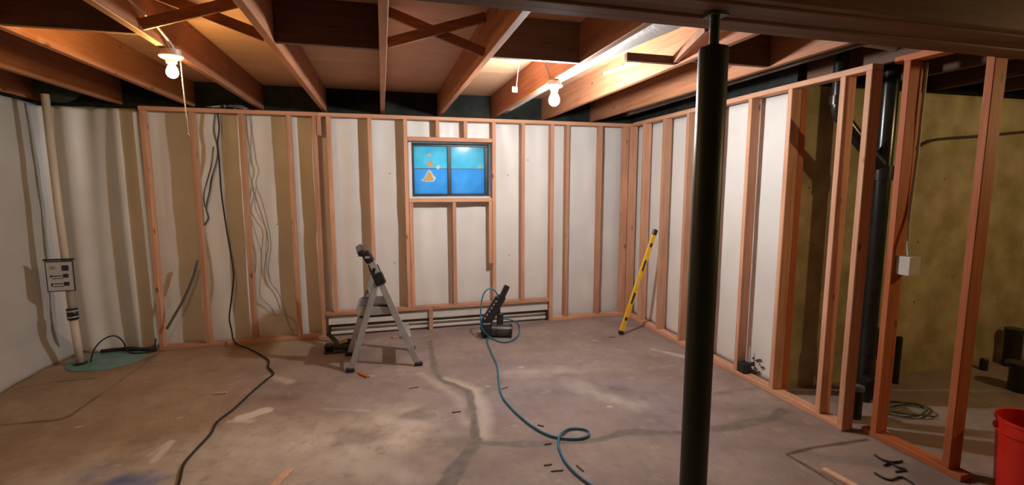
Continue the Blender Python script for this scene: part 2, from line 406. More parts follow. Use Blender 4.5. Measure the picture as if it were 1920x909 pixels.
# ---------------------------------------------------------------- window
win = empty('window_1', (.75, 5.42, 1.45), kind='structure'); win['label'] = 'small black-framed sliding basement window with blue panes'
wx0, wx1, wz0, wz1 = .318, 1.175, 1.462, 2.04
fw_ = .028
box('window_frame', wx0, wx1, 5.415, 5.46, wz1-fw_, wz1, WFRAME, win); box('window_frame', wx0, wx1, 5.415, 5.46, wz0, wz0+fw_, WFRAME, win)
box('window_frame', wx0, wx0+fw_, 5.415, 5.46, wz0+fw_, wz1-fw_, WFRAME, win); box('window_frame', wx1-fw_-.012, wx1, 5.415, 5.46, wz0+fw_, wz1-fw_, WFRAME, win)
box('mullion', .715, .752, 5.41, 5.455, wz0+fw_, wz1-fw_, WFRAME, win)
def glass():
    m = bpy.data.materials.new('sky_and_well_glass'); m.use_nodes = True; nt = m.node_tree; nt.nodes.clear()
    out = nt.nodes.new('ShaderNodeOutputMaterial'); tr = nt.nodes.new('ShaderNodeBsdfTranslucent'); gl = nt.nodes.new('ShaderNodeBsdfGlossy')
    gl.inputs['Roughness'].default_value = .15; mx = nt.nodes.new('ShaderNodeMixShader'); mx.inputs[0].default_value = .008
    tc = N(m, 'ShaderNodeTexCoord').outputs['Object']
    sx = N(m, 'ShaderNodeSeparateXYZ'); lk(m, tc, sx.inputs[0])
    st_ = N(m, 'ShaderNodeMath', operation='GREATER_THAN'); st_.inputs[1].default_value = .022; lk(m, sx.outputs[2], st_.inputs[0])
    nz = noise(m, tc, 7, 4)
    lo = ramp(m, nz, .3, .7, (.20, .48, .74), (.29, .57, .80)); hi = ramp(m, nz, .3, .7, (.24, .62, .74), (.38, .73, .79))  # bright sky above and window well below painted into the pane colour
    lk(m, mix(m, st_.outputs[0], lo, hi), tr.inputs['Color'])
    lk(m, tr.outputs[0], mx.inputs[1]); lk(m, gl.outputs[0], mx.inputs[2]); lk(m, mx.outputs[0], out.inputs[0]); return m
GLASS = glass()
for (a, b) in ((wx0+fw_, .715), (.752, wx1-fw_-.012)):
    box('pane', a, b, 5.434, 5.438, wz0+fw_, wz1-fw_, GLASS, win, .0005)
    box('well_edge_stand_in', a, b, 5.430, 5.4335, 1.766, 1.774, GREYW, win, .0005)  # dark strip standing in for the window-well edge outside
def res(pts, m, y): slab('sticker_residue', [fy(px, py, y) for px, py in pts], (0, 1, 0), .0015, m, win)
res([(789, 338), (796, 333), (803, 318), (808, 320), (812, 328), (818, 333), (814, 340), (800, 341)], FRINGE, 5.4315)
res([(792, 338), (798, 333), (804, 321), (808, 324), (811, 333), (814, 337), (802, 340)], TAN, 5.429)
res([(795, 303), (802, 306), (808, 300), (812, 306), (810, 312), (803, 312)], TAN, 5.429)
res([(801, 291), (806, 286), (810, 291), (806, 293)], TAN, 5.429)
res([(817, 313), (822, 308), (826, 313), (821, 318)], FRINGE, 5.429)
res([(897, 311), (900, 308), (903, 312), (899, 315)], TAN, 5.429)
# white reveal around the opening
for nm, b in (('reveal', (WX0, WX1, 5.30, 5.46, WZ0, wz0-.002)), ('reveal', (WX0, WX1, 5.30, 5.46, wz1+.002, WZ1)), ('reveal', (WX0, wx0-.002, 5.30, 5.46, wz0-.002, wz1+.002)), ('reveal', (wx1+.002, WX1, 5.30, 5.46, wz0-.002, wz1+.002))):
    box(nm, *b, SHEET, win)

# ---------------------------------------------------------------- white poly sheeting
def sheet(name, U, Z, fn, hole=None, label='', m=SHEET):
    us = np.linspace(*U); zs = np.linspace(*Z); vs = [fn(u, z) for z in zs for u in us]; n = len(us); fs = []
    for j in range(len(zs)-1):
        for i in range(n-1):
            if hole and hole(us[i], us[i+1], zs[j], zs[j+1]): continue
            fs.append([j*n+i, j*n+i+1, (j+1)*n+i+1, (j+1)*n+i])
    o = mesh(name, vs, fs, m, None, True)
    md = o.modifiers.new('thickness', 'SOLIDIFY'); md.thickness = .0015; md.offset = 1
    return tag(o, label, 'insulation sheet')
def wr(u, z, a, seed=0):
    s = 0
    for k in range(5):
        s += math.sin(u*(9+6*k)+seed+k*2.1+1.3*math.sin(z*(1.1+.7*k)+k))/(1.4+k)
        s += .6*math.sin(z*(5+4*k)+seed*2+k+1.7*math.sin(u*(1.9+k)))/(1.6+k)
    return a*s
def back_fn(u, z):
    if u < -2.05:
        t = min(1, (-2.05-u)/.15)
        y = 5.345+.030*t*(math.sin(u*17+.5*z)+.6*math.sin(u*31+1+.8*math.sin(z*1.3)))+wr(u, z, .004)
        if u < -2.7: y -= (-2.7-u)**2*1.6
        return (u, min(y, 5.43), z)
    return (u, min(max(5.345+wr(u, z, .0085), 5.315), 5.425), z)
bsheet = sheet('poly_sheet', (-2.985, 2.93, 300), (.004, 2.285, 90), back_fn, lambda a, b, c, d: b > WX0+.004 and a < WX1-.004 and d > WZ0+.004 and c < WZ1-.004, 'wrinkled white plastic sheeting on the back wall behind the studs and window')
def left_fn(v, z):
    fl = max(0, (.26-z)/.26); fl = fl*fl*(3-2*fl)
    top = 2.30
    return (-2.965+.10*fl+wr(v, z, .007, 3)+.03*math.sin(v*5+z*.8), v, z)
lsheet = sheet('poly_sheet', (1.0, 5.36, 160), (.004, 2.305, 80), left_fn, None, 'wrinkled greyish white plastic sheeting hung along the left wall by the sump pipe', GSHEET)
def right_fn(v, z): return (2.955+wr(v, z, .0022, 5), v, z)
rsheet = sheet('poly_sheet', (2.93, 5.31, 90), (.004, 2.27, 40), lambda v, z: right_fn(v, z), None, 'flat white sheeting behind the right-hand studs past the green post')
for (px, py) in ((731, 325), (953, 329), (955, 478), (990, 300), (740, 493), (672, 480), (1160, 470), (520, 420)):
    q = fy(px, py, 5.335); lathe('fastener', [(.007, 0), (.007, .006), (.002, .008)], (q.x, back_fn(q.x, q.z)[1]+.001, q.z), (0, -1, 0), BROWNT, bsheet, 8)
# brown seam where two lengths of left sheeting meet
P = [(48, 182), (56, 230), (66, 290), (77, 360), (82, 440), (86, 520), (95, 600), (103, 690)]
tube('seam_tape', [(lambda q: Vector((left_fn(min(q.y, 5.2), q.z)[0]+.003, min(q.y, 5.2), min(max(q.z, .01), 2.29))))(fx(a, b, -2.94)) for a, b in P], .009, BROWNT, lsheet, 6, 3)
# grime on the right sheet
for (cx, cy, rx, ry) in ((1423, 675, 7, 3), (1411, 681, 4, 4), (1416, 690, 3, 2), (1429, 689, 4, 3), (1421, 698, 5, 3), (1412, 671, 2, 2), (1424, 683, 2, 2), (1408, 690, 2, 2), (1429, 711, 3, 1)):
    pts = [fx(cx+rx*math.cos(a+.3)*random.uniform(.6, 1.2), cy+ry*math.sin(a)*random.uniform(.6, 1.2), 2.944) for a in [k*6.283/7 for k in range(7)]]
    slab('grime_flake', pts, (1, 0, 0), .001, MOULD, rsheet)

# ================================================================== FRAMING
YF, YB = 5.2, 5.289
T0, T1 = 2.266, 2.304
bw = empty('stud_wall', (.4, YF, 0), 'long pale stud wall framing the window along the back of the room', 'stud wall')
box('top_plate', -2.12, -.60, YF, YB, T0, T1, NEW[0], bw); box('top_plate', -.598, 2.83, YF, YB, T0, T1, NEW[0], bw)
box('bottom_plate', -2.12, -.612, YF, YB, 0, .038, NEW[0], bw)
box('bottom_plate', 1.895, 2.83, YF, YB, 0, .038, NEW[0], bw)
RZ0, RZ1 = .232, .270
box('bottom_plate', -.610, 1.855, YF, YB, RZ0, RZ1, NEW[0], bw)
def stud(x, z0=.038, z1=T0, nm='stud', wd=.04, m=NEW): return box(nm, x-wd/2, x+wd/2, YF, YB, z0, z1, m[2], bw)
stud(-2.095); stud(-1.70); stud(-1.285, m=NEW); stud(-.865); stud(-.632)
stud(-.50, RZ1); stud(-.105, RZ1)
stud(.252, RZ1); stud(.294, RZ1, 1.405)
stud(1.197, RZ1); stud(1.155, .715, 1.405)
stud(1.53, RZ1); stud(1.875, 0.0); stud(2.062); stud(2.47); stud(2.80, wd=.06)
box('sill', .273, 1.176, YF, YB, 1.406, 1.446, NEW[0], bw)
box('header', .273, 1.176, YF, YB, 2.050, 2.092, NEW[0], bw)
stud(.585, 2.093, T0, 'cripple_stud'); stud(.885, 2.093, T0, 'cripple_stud'); stud(.752, RZ1, 1.405, 'cripple_stud')
box('support_leg', .456, .500, YF, YF+.032, 0, RZ0, NEW[2], bw)
box('scrap_block', -.608, -.57, YF+.002, YB-.03, 2.08, T0-.001, NEW[2], bw)
XF, XB = 2.83, 2.919
rw = empty('stud_wall', (2.87, 3.8, 0), 'stud wall on the right running from the back corner past the green post', 'stud wall')
box('top_plate', XF, XB, 2.29, YB, T0, T1, NEW[1], rw); box('bottom_plate', XF, XB, 2.29, YB, 0, .038, NEW[1], rw)
for y in (4.86, 4.465, 4.06, 3.66, 3.255, 2.868, 2.459, 2.29):
    box('stud', XF, XB, y, y+.039, .038, T0, NEW[2], rw)
box('stud', XB+.003, 2.978, 2.872, 2.912, .02, T0, RED[2], rw)
box('stud', XF, XB, 5.16, 5.198, .038, T0, NEW[2], rw)
fwall = empty('stud_wall', (3.0, 1.9, 0), 'short run of orange studs standing free beside the red bucket', 'stud wall')
box('bottom_plate', 2.955, 3.044, 1.70, 2.26, 0, .036, RED[1], fwall); box('top_plate', 2.955, 3.044, 1.760, 2.26, 2.30, 2.338, RED[1], fwall)
box('stud', 2.955, 3.044, 2.165, 2.204, .036, 2.30, RED[2], fwall); box('stud', 2.955, 3.044, 1.760, 1.799, .036, 2.30, RED[2], fwall)
bar('furring_strip', (3.10, 2.235, .04), (3.085, 2.215, 2.30), .05, .022, RED[2], fwall)

# ---------------------------------------------------------------- girder and post
BEAM = [wood('girder_timber', (.17, .080, .042), (.27, .135, .072), 0)]
gd = empty('support_beam', (1.4, 1.6, 2.21), 'heavy dark built-up wooden girder crossing overhead above the green post', 'beam')
for (y0, y1, z0, z1, m) in ((1.460, 1.500, 2.222, SZ-.001, BEAM), (1.502, 1.57, 2.214, JZ-.001, BEAM), (1.572, 1.64, 2.219, JZ-.001, BEAM), (1.642, 1.70, 2.210, JZ-.001, BEAM), (1.702, 1.757, 2.213, JZ-.001, BEAM)):
    box('beam_ply', -3.0, 6.57, y0, y1, z0, z1, m[0], gd, .004)
CX, CY, CR = 1.208, 1.60, .0535
pc = empty('support_post', (CX, CY, 0), 'dark green round steel post holding up the overhead girder', 'post')
box('base_plate', CX-.12, CX+.12, CY-.10, CY+.10, 0, .012, GREEN, pc)
lathe('post_tube', [(CR, .012), (CR, 2.085), (CR*.96, 2.092)], (CX, CY, 0), (0, 0, 1), GREEN, pc, 40)
lathe('screw_jack', [(.026, 2.092), (.026, 2.102), (.0175, 2.103), (.0175, 2.203)], (CX, CY, 0), (0, 0, 1), GREEN, pc, 20)
box('head_plate', CX-.035, CX+.035, CY-.035, CY+.035, 2.203, 2.2095, GREEN, pc)

# ================================================================== LAMPS
def bulb_mat(name, col, watts, area):
    m = bpy.data.materials.new(name); m.use_nodes = True; nt = m.node_tree; nt.nodes.clear()
    e = nt.nodes.new('ShaderNodeEmission'); o = nt.nodes.new('ShaderNodeOutputMaterial')
    e.inputs[0].default_value = (*col, 1); e.inputs[1].default_value = watts/(math.pi*area); nt.links.new(e.outputs[0], o.inputs[0]); return m
def lamp(x, y, ztop, label, spec, name, cord=True, k=1.0):
    t = empty('bulb_fixture', (x, y, ztop), label, 'lamp')
    lathe('junction_box', [(.050, 0), (.050, .03)], (x, y, ztop), (0, 0, -1), GALV, t, 16)
    lathe('lampholder', [(.060, .031), (.060, .037), (.052, .045), (.030, .055), (.026, .072)], (x, y, ztop), (0, 0, -1), PORC, t, 28)
    prof = [(.014, .072), (.016, .082), (.024, .098), (.030, .115), (.030, .128), (.024, .143), (.012, .152), (.003, .154)]
    prof = [(r*k, .072+(h-.072)*k) for r, h in prof]
    area = sum(math.pi*(a[0]+b[0])*math.hypot(a[0]-b[0], a[1]-b[1]) for a, b in zip(prof, prof[1:]))
    lathe('bulb', prof, (x, y, ztop), (0, 0, -1), bulb_mat(name, *spec, area), t, 20)
    if cord:
        tube('pull_cord', [(x+.045, y, ztop-.045), (x+.048, y, ztop-.2), (x+.055, y, ztop-.46)], .0030, WHITE, t, 6, 3)
        lathe('cord_pull', [(.003, 0), (.006, .006), (.006, .018), (.003, .022)], (x+.055, y, ztop-.455), (0, 0, -1), PALEW, t, 8)
    return t
lamp(1.235, 3.40, JZ-.001, 'blazing white bare bulb fixture under the joist right of the window', BRIGHT_BULB, 'bright_bulb', False, 1.3)
lamp(-1.12, 3.20, JZ-.001, 'dim warm bare bulb fixture with hanging pull cord on the left joist', WARM_BULB, 'warm_bulb', True)

# wrapped duct beside the bright bulb, cable on the joist, black pipe over the right wall
dct = tube('wrapped_duct', [(1.46, 1.78, 2.43), (1.43, 2.135, 2.43), (1.40, 2.5, 2.44), (1.365, 3.0, 2.45), (1.36, 3.8, 2.46), (1.36, 5.44, 2.46)], .075, WRAP, None, 16, 6)
tag(dct, 'pale wrapped round duct along the joist next to the blazing bulb', 'duct')
cb = tube('ceiling_cable', [(.662, 2.95, 2.36), (.80, 3.0, 2.56), (1.0, 3.3, 2.575), (1.09, 3.36, 2.56), (1.15, 3.38, 2.46), (1.20, 3.39, 2.345)], .006, PALEW, None, 6)
tag(cb, 'pale cable looping across the subfloor to the blazing bulb', 'cable')
tg = empty('cable_clip', fx(965, 160, .95), 'small white tag hanging by a strip from the subfloor left of the blazing bulb', 'tag')
q = fx(965, 165, .95); box('card', q.x-.02, q.x+.02, q.y-.002, q.y+.002, q.z-.03, q.z+.01, WHITE, tg, .001)
bar('strip', q+Vector((.012, 0, .01)), Vector((q.x+.035, q.y-.05, SZ-.001)), .006, .004, WHITE, tg)
tag(tube('white_pipe', [(2.77, 2.33, 2.43), (2.92, 2.33, 2.425), (3.045, 2.33, 2.42)], .024, WHITE, None, 10), 'short pale pipe between the joists above the end of the right stud wall', 'pipe')
op = tube('overhead_pipe', [(2.70, 1.78, 2.44), (2.70, 3.5, 2.43), (2.70, 5.44, 2.41)], .055, BLACKABS, None, 14, 3)
tag(op, 'black drain pipe running above the right stud wall top plate', 'pipe')
lc = tube('joist_cable', [(-1.085, 1.6, 2.53), (-1.085, 2.14, 2.50), (-1.09, 2.45, 2.47), (-1.095, 2.7, 2.43), (-1.10, 2.95, 2.41), (-1.10, 3.12, 2.37), (-1.10, 3.19, 2.3395)], .0065, WHITE, None, 6)
tag(lc, 'pale cable stapled along the joist to the dim warm bulb', 'cable')

# ================================================================== LEFT CORNER: sump
lid = empty('sump_cover', (-2.47, 5.045, 0), 'round teal sump pit lid on the floor in the left corner', 'lid')
lathe('lid_plate', [(.285, 0), (.285, .008), (.27, .014), (.10, .016)], (-2.47, 5.045, 0), (0, 0, 1), TEAL, lid, 40)
lathe('lid_collar', [(.052, .016), (.052, .026), (.042, .028)], (-2.63, 4.955, 0), (0, 0, 1), BLK, lid, 16)
pp = empty('sump_pipe', (-2.63, 4.955, .028), 'tall cream plastic sump discharge pipe in the left corner', 'pipe')
tube('pipe', [(-2.63, 4.955, .028), (-2.645, 4.955, .42)], .030, PVC, pp, 16, 2, smoothpath=False)
tube('coupling', [(-2.645, 4.955, .42), (-2.648, 4.955, .52)], .040, BLK, pp, 16, 2, smoothpath=False)
tube('hose_clamp', [(-2.6455, 4.955, .437), (-2.646, 4.955, .452)], .0415, ALU, pp, 16, 2, smoothpath=False)
tube('hose_clamp', [(-2.647, 4.955, .49), (-2.6475, 4.955, .505)], .0415, ALU, pp, 16, 2, smoothpath=False)
tube('pipe', [(-2.648, 4.955, .52), (-2.665, 4.955, 1.4), (-2.67, 4.955, 2.335)], .028, PVC, pp, 16, 2, smoothpath=False)
sg = empty('instruction_card', (-2.63, 4.90, .68), 'white printed instruction card in a dark frame hung on the sump pipe', 'card')
cx, cz, cyy = -2.678, .815, 4.905
box('card', cx-.095, cx+.095, cyy, cyy+.004, cz-.128, cz+.128, PAPER, sg, .001)
for b in ((cx-.10, cx+.10, .122, .132), (cx-.10, cx+.10, -.132, -.125)): box('border', b[0], b[1], cyy-.003, cyy+.005, cz+b[2], cz+b[3], INK, sg, .001)
for xx in (cx-.10, cx+.094): box('border', xx, xx+.006, cyy-.003, cyy+.005, cz-.125, cz+.122, INK, sg, .001)
box('clip_bar', cx-.11, cx+.11, cyy-.004, cyy+.008, cz+.135, cz+.150, INK, sg, .001)
for (x0, x1, z0, z1) in ((.015, .065, .045, .092), (.02, .06, -.015, .018), (-.065, .018, -.002, .006), (-.07, -.062, -.012, .012), (-.055, .02, -.022, -.016), (.02, .06, -.085, -.052), (-.065, .018, -.07, -.062), (-.07, -.06, -.088, -.06), (-.055, .02, -.092, -.086), (-.07, -.03, .08, .084), (-.07, -.02, .065, .069)):
    box('printed_mark', cx+x0, cx+x1, cyy-.0012, cyy-.0002, cz+z0, cz+z1, INK, sg, .0003)
hs = tube('black_hose', [(-2.60, 5.22, .036), (-2.45, 5.24, .036), (-2.33, 5.22, .034), (-2.22, 5.20, .024), (-2.14, 5.185, .020)], [.017, .020, .019, .018], RUB, None, 10, zmin=.0215)
tag(hs, 'black hose lying along the foot of the sheeting by the teal lid', 'hose')
pcab = tube('pump_cable', [(-2.56, 4.97, .022), (-2.57, 5.05, .10), (-2.53, 5.12, .17), (-2.46, 5.17, .19), (-2.40, 5.18, .13), (-2.37, 5.17, .04), (-2.30, 5.13, .022), (-2.22, 5.12, .022), (-2.16, 5.18, .02), (-2.13, 5.18, .13)], .0065, RUB, None, 8)
tag(pcab, 'thin black pump cable arching out of the teal lid', 'cable')
bg = mesh('rim_bag', *(lambda c: ([c+Vector((.17*math.cos(a)*math.sin(b)*(1+.12*math.sin(3*a+b)), .12*math.sin(a)*math.sin(b), .13*math.cos(b))) for b in [math.pi*(j+.02)/8.04 for j in range(9)] for a in [6.2832*k/14 for k in range(14)]],
    [[j*14+k, (j+1)*14+k, (j+1)*14+(k+1) % 14, j*14+(k+1) % 14] for j in range(8) for k in range(14)]))(Vector((-2.72, 5.22, 2.435))), mottled('dark_green_batt', (.02, .028, .016), (.04, .05, .03), 12, .8), None, True)
tag(bg, 'dark green insulation wad stuffed under the joists in the left corner', 'insulation')

# ================================================================== CABLES IN THE STUD BAYS
def ypath(pts, y): return [fy(px, py, y) for px, py in pts]
top = [(408, 212), (411, 240), (408, 270), (411, 300), (415, 360), (425, 430), (435, 490), (438, 520), (434, 560), (430, 595), (434, 618)]
path = ypath(top, 5.175)+[Vector((-1.44, 5.12, .05)), fz(470, 655, .011), fz(492, 667, .011), fz(504, 676, .011), fz(503, 688, .011), fz(513, 700, .011), fz(500, 711, .011), fz(470, 737, .011), fz(440, 765, .011), fz(408, 790, .011), fz(396, 812, .011), fz(370, 840, .011), fz(345, 870, .011), fz(337, 900, .011), fz(325, 935, .011), fz(300, 990, .011)]
tag(tube('extension_cord', path, .0075, RUB, None, 8, zmin=.0077), 'black extension cord hanging from the top plate and snaking over the floor', 'cord')
tag(tube('wall_cable', ypath([(404, 212), (401, 245), (408, 275), (407, 300), (397, 335), (393, 360), (387, 390), (391, 408), (384, 422)], 5.245), .009, GREYW, None, 8), 'grey cable end dangling in the stud bay beside the extension cord', 'cable')
tag(tube('wall_cable', ypath([(400, 275), (396, 310), (388, 340), (382, 365), (384, 388)], 5.27), .006, GREYW, None, 8), 'thin grey cable kinked behind the dangling cable left of the extension cord', 'cable')
tag(tube('wall_cable', ypath([(371, 488), (362, 520), (345, 560), (328, 590), (313, 616)], 5.16), .012, GREYW, None, 8), 'thick grey cable slanting across the two leftmost studs', 'cable')
tag(tube('thin_wire', ypath([(466, 214), (471, 245), (469, 290), (466, 320), (476, 360), (470, 400), (480, 440), (490, 478), (488, 520), (488, 555), (508, 575), (516, 590), (535, 590), (554, 603), (556, 620)], 5.302), .0035, LGREYW, None, 6), 'thin grey wire straggling down the third stud bay, left strand', 'wire')
tag(tube('thin_wire', ypath([(470, 214), (473, 250), (480, 300), (485, 320), (480, 345), (492, 380), (502, 420), (508, 460), (503, 500), (508, 530), (520, 545), (532, 575), (540, 605), (550, 622)], 5.309), .004, LGREYW, None, 6), 'thin grey wire straggling down the third stud bay, right strand', 'wire')
tag(tube('thin_wire', ypath([(480, 350), (478, 385), (488, 410), (499, 430), (498, 470), (500, 505), (507, 530)], 5.306), .003, LGREYW, None, 6), 'short fine grey wire between the two long wires in the third bay', 'wire')
wb = empty('wire_bundle', (-1.45, 5.24, T1), 'tangle of wires and scraps lying on the left end of the top plate', 'wires')
for k in range(7):
    x0 = -1.62+.04*k; pts = [(x0+random.uniform(-.05, .05), 5.24+random.uniform(-.035, .035), T1+.012+random.uniform(0, .02))]
    for j in range(4): pts.append((pts[-1][0]+random.uniform(.02, .08), 5.24+random.uniform(-.035, .035), T1+.010+random.uniform(0, .03)))
    tube('wire', pts, .006, (GREYW, PALEW, RUB)[k % 3], wb, 6, 4)

# ================================================================== BASEBOARD HEATER
ht = empty('baseboard_heater', (.6, 5.29, 0), 'long low white baseboard heater under the raised part of the back stud wall', 'heater')
HX0, HX1 = -.585, 1.845
box('back_panel', HX0, HX1, 5.276, 5.286, .01, .198, WHITE, ht)
box('front_cover', HX0, HX1, 5.236, 5.246, .128, .198, WHITE, ht); box('top_cover', HX0, HX1, 5.246, 5.276, .190, .198, WHITE, ht)
tube('cover_lip', [(HX0+.02, 5.240, .119), (HX1-.02, 5.240, .119)], .0075, BLK, ht, 8, smoothpath=False)
tube('fin_pipe', [(HX0+.02, 5.258, .085), (HX1-.02, 5.258, .085)], .012, PVC, ht, 10, smoothpath=False)
box('front_panel', HX0+.02, HX1-.02, 5.238, 5.246, .030, .052, WHITE, ht)
for (a, b) in ((HX0, HX0+.018), (HX1-.018, HX1)): box('end_cap', a, b, 5.233, 5.275, .0, .128, BLK, ht)

# ================================================================== STEP LADDER
ld = empty('step_ladder', (0, 4.38, 0), 'folding grey aluminium step ladder with black hinges and top handle', 'ladder')
def railpt(s, z, side): 
    v = {'n': (4.172, 4.20), 'f': (4.60, 4.57)}[side]; y = v[0]+(v[1]-v[0])*z/1.0
    x = .266-.394*z if s == 'r' else -.309+.315*z
    if side == 'f': x -= .035
    return Vector((x, y, z))
for sd in ('n', 'f'):
    bar('front_rail', railpt('r', .03, sd), railpt('r', .96, sd), .024, .055, ALU, ld)
    bar('rear_rail', railpt('l', .03, sd), railpt('l', .80, sd), .024, .05, ALU, ld)
    for s in 'rl':
        p = railpt(s, 0, sd); box('foot', p.x-.035, p.x+.035, p.y-.022, p.y+.022, 0, .036, BLK, ld, .006)
    a, b = railpt('r', .745, sd), railpt('r', .845, sd); off = Vector((0, -.004 if sd == 'n' else .004, 0))
    bar('hinge', a+off, b+off, .05, .09, BLK, ld, c=.012)
    h = railpt('l', .83, sd); bar('hinge_latch', h+Vector((-.05, 0, 0)), h+Vector((-.035, 0, .06)), .03, .03, BLK, ld, c=.008)
# platform, lower step, spreaders, top handle
a, b = railpt('r', .53, 'n'), railpt('r', .53, 'f')
pl = mesh('platform', [(x, y, z) for (x, z) in ((.055, .475), (.055, .535), (-.20, .56), (-.24, .545), (-.25, .51), (-.235, .475)) for y in (a.y+.02, b.y-.02)],
     [[0, 1, 3, 2], [2, 3, 5, 4], [4, 5, 7, 6], [6, 7, 9, 8], [8, 9, 11, 10], [10, 11, 1, 0], [0, 2, 4, 6, 8, 10], [1, 11, 9, 7, 5, 3]], ALU, ld)
box('platform_underside', -.22, .05, a.y+.03, b.y-.03, .452, .4745, BLK, ld, .008)
box('platform_tread', -.215, .05, a.y+.03, b.y-.03, .548, .562, GREYM, ld, .004)
a, b = railpt('r', .26, 'n'), railpt('r', .26, 'f'); box('step', a.x-.055, a.x+.045, a.y+.014, b.y-.014, .245, .272, ALU, ld, .006)
a, b = railpt('l', .18, 'n'), railpt('l', .18, 'f'); bar('cross_brace', a, b, .03, .012, ALU, ld, side=(0, 0, 1))
a, b = railpt('l', .62, 'n'), railpt('l', .62, 'f'); bar('cross_brace', a, b, .03, .012, ALU, ld, side=(0, 0, 1))
a, b = railpt('r', .985, 'n'), railpt('r', .985, 'f')
hd = bar('top_handle', a+Vector((-.01, -.03, 0)), b+Vector((-.01, .03, 0)), .11, .075, BLK, ld, side=(-.5, 0, .9), c=.02)
bar('handle_grip', a+Vector((-.06, -.02, .035)), b+Vector((-.06, .02, .035)), .05, .06, BLK, ld, side=(-.5, 0, .9), c=.018)
bar('handle_badge', a+Vector((-.015, -.0305, .0)), a+Vector((-.015, -.034, .0)), .02, .04, ALU, ld, side=(0, 0, 1), c=.001)

# ================================================================== NAILER + HOSE
nl = empty('floor_nailer', (1.15, 4.80, 0), 'black pneumatic nail gun standing on its motor by the heater', 'nail gun')
cyl0, cyl1 = Vector((1.06, 4.80, .075)), Vector((1.27, 4.74, .070))
d_ = (cyl1-cyl0); L_ = d_.length
lathe('cylinder', [(.055, 0), (.066, .012), (.066, L_-.03), (.070, L_-.028), (.070, L_-.004), (.060, L_)], cyl0, d_, GREYM, nl, 24)
lathe('end_cap', [(.071, 0), (.071, .022), (.05, .03)], cyl1-d_.normalized()*.02, d_, BLK, nl, 24)
lathe('cylinder_band', [(.0675, .06), (.0675, .075)], cyl0, d_, BLK, nl, 24)
box('head', .955, 1.065, 4.745, 4.865, .02, .165, BLK, nl, .015)
bar('magazine', (1.000, 4.80, .12), (1.185, 4.78, .44), .05, .085, BLK, nl, c=.010)
bar('magazine_rail', (.955, 4.80, .16), (1.115, 4.78, .43), .04, .018, BLK, nl, c=.004)
for k in range(6):
    t = .12+.13*k; p = Vector((.965, 4.772, .17)).lerp(Vector((1.145, 4.752, .44)), t); bar('magazine_slot', p, p+Vector((.012, 0, .022)), .004, .014, ALU, nl, c=.001)
bar('handle', (1.165, 4.78, .40), (1.235, 4.775, .545), .045, .058, BLK, nl, c=.018)
bar('handle_shoulder', (1.115, 4.785, .40), (1.19, 4.78, .44), .048, .055, BLK, nl, c=.014)
bar('grip_strut', (1.145, 4.79, .13), (1.140, 4.785, .38), .04, .035, BLK, nl, c=.010)
bar('grip', (1.155, 4.785, .135), (1.160, 4.785, .255), .05, .065, BLK, nl, c=.014)
bar('trigger', (1.11, 4.785, .27), (1.125, 4.785, .32), .02, .02, ALU, nl, c=.004)
lathe('air_fitting', [(.014, 0), (.014, .03), (.010, .05)], (.962, 4.80, .07), (-1, 0, -.2), ALU, nl, 12)
pts = [Vector((1.125, 4.745, .425)), fy(932, 551, 4.73), fy(926, 543, 4.73), fy(919, 541, 4.73), fy(911, 545, 4.73), fy(905, 556, 4.73), fy(902, 575, 4.73), fy(901, 600, 4.72), fy(905, 618, 4.70), fz(920, 633, .012), fz(940, 641, .011), fz(958, 639, .011), fz(970, 630, .011), fz(974, 618, .011), fy(970, 606, 4.93), fy(955, 599, 4.95), fy(930, 598, 4.95), fy(908, 606, 4.92), fz(907, 618, .011), fz(913, 628, .011), fz(914, 642, .011), fz(922, 662, .011), fz(932, 685, .011), fz(935, 712, .011), fz(940, 738, .011), fz(952, 757, .011), fz(975, 780, .011), fz(1000, 800, .011), fz(1028, 815, .011), fz(1055, 821, .011), fz(1085, 822, .011), fz(1102, 817, .011), fz(1103, 808, .011), fz(1088, 803, .011), fz(1066, 804, .012), fz(1051, 814, .022), fz(1047, 826, .026), fz(1050, 845, .012), fz(1062, 868, .011), fz(1083, 890, .011), fz(1110, 910, .011), fz(1150, 940, .011)]
tag(tube('air_hose', pts, .0075, BLUEH, None, 8, zmin=.0077), 'blue air hose coiled round the nail gun and looping across the floor', 'hose')

# ================================================================== LEVEL
lv = empty('spirit_level', (2.40, 4.50, 0), 'long yellow spirit level leaning on the right-hand studs', 'level')
A, B = Vector((2.405, 4.49, .012)), Vector((2.808, 4.53, 1.118)); D = (B-A).normalized()
sd = Vector((.93, .05, -.36)); 
def seg(nm, t0, t1, wd, th, m, c=.003, lat=0, fr=0):
    s = (sd-D*sd.dot(D)).normalized(); n = D.cross(s); o = s*lat+n*fr
    return bar(nm, A.lerp(B, t0)+o, A.lerp(B, t1)+o, wd, th, m, lv, side=sd, c=c)
seg('body', .03, .95, .050, .022, YEL)
seg('end_cap', 0, .035, .058, .03, BLK, .01); seg('end_cap', .945, 1, .052, .026, BLK, .006)
for t0, t1 in ((.13, .165), (.83, .87)): seg('vial', t0, t1, .036, .026, BLK, .004)
for t0, t1 in ((.29, .40), (.60, .71)): seg('hand_hole', t0, t1, .028, .0245, BLK, .004)
seg('centre_vial', .475, .52, .03, .0255, GALV, .004, .006)

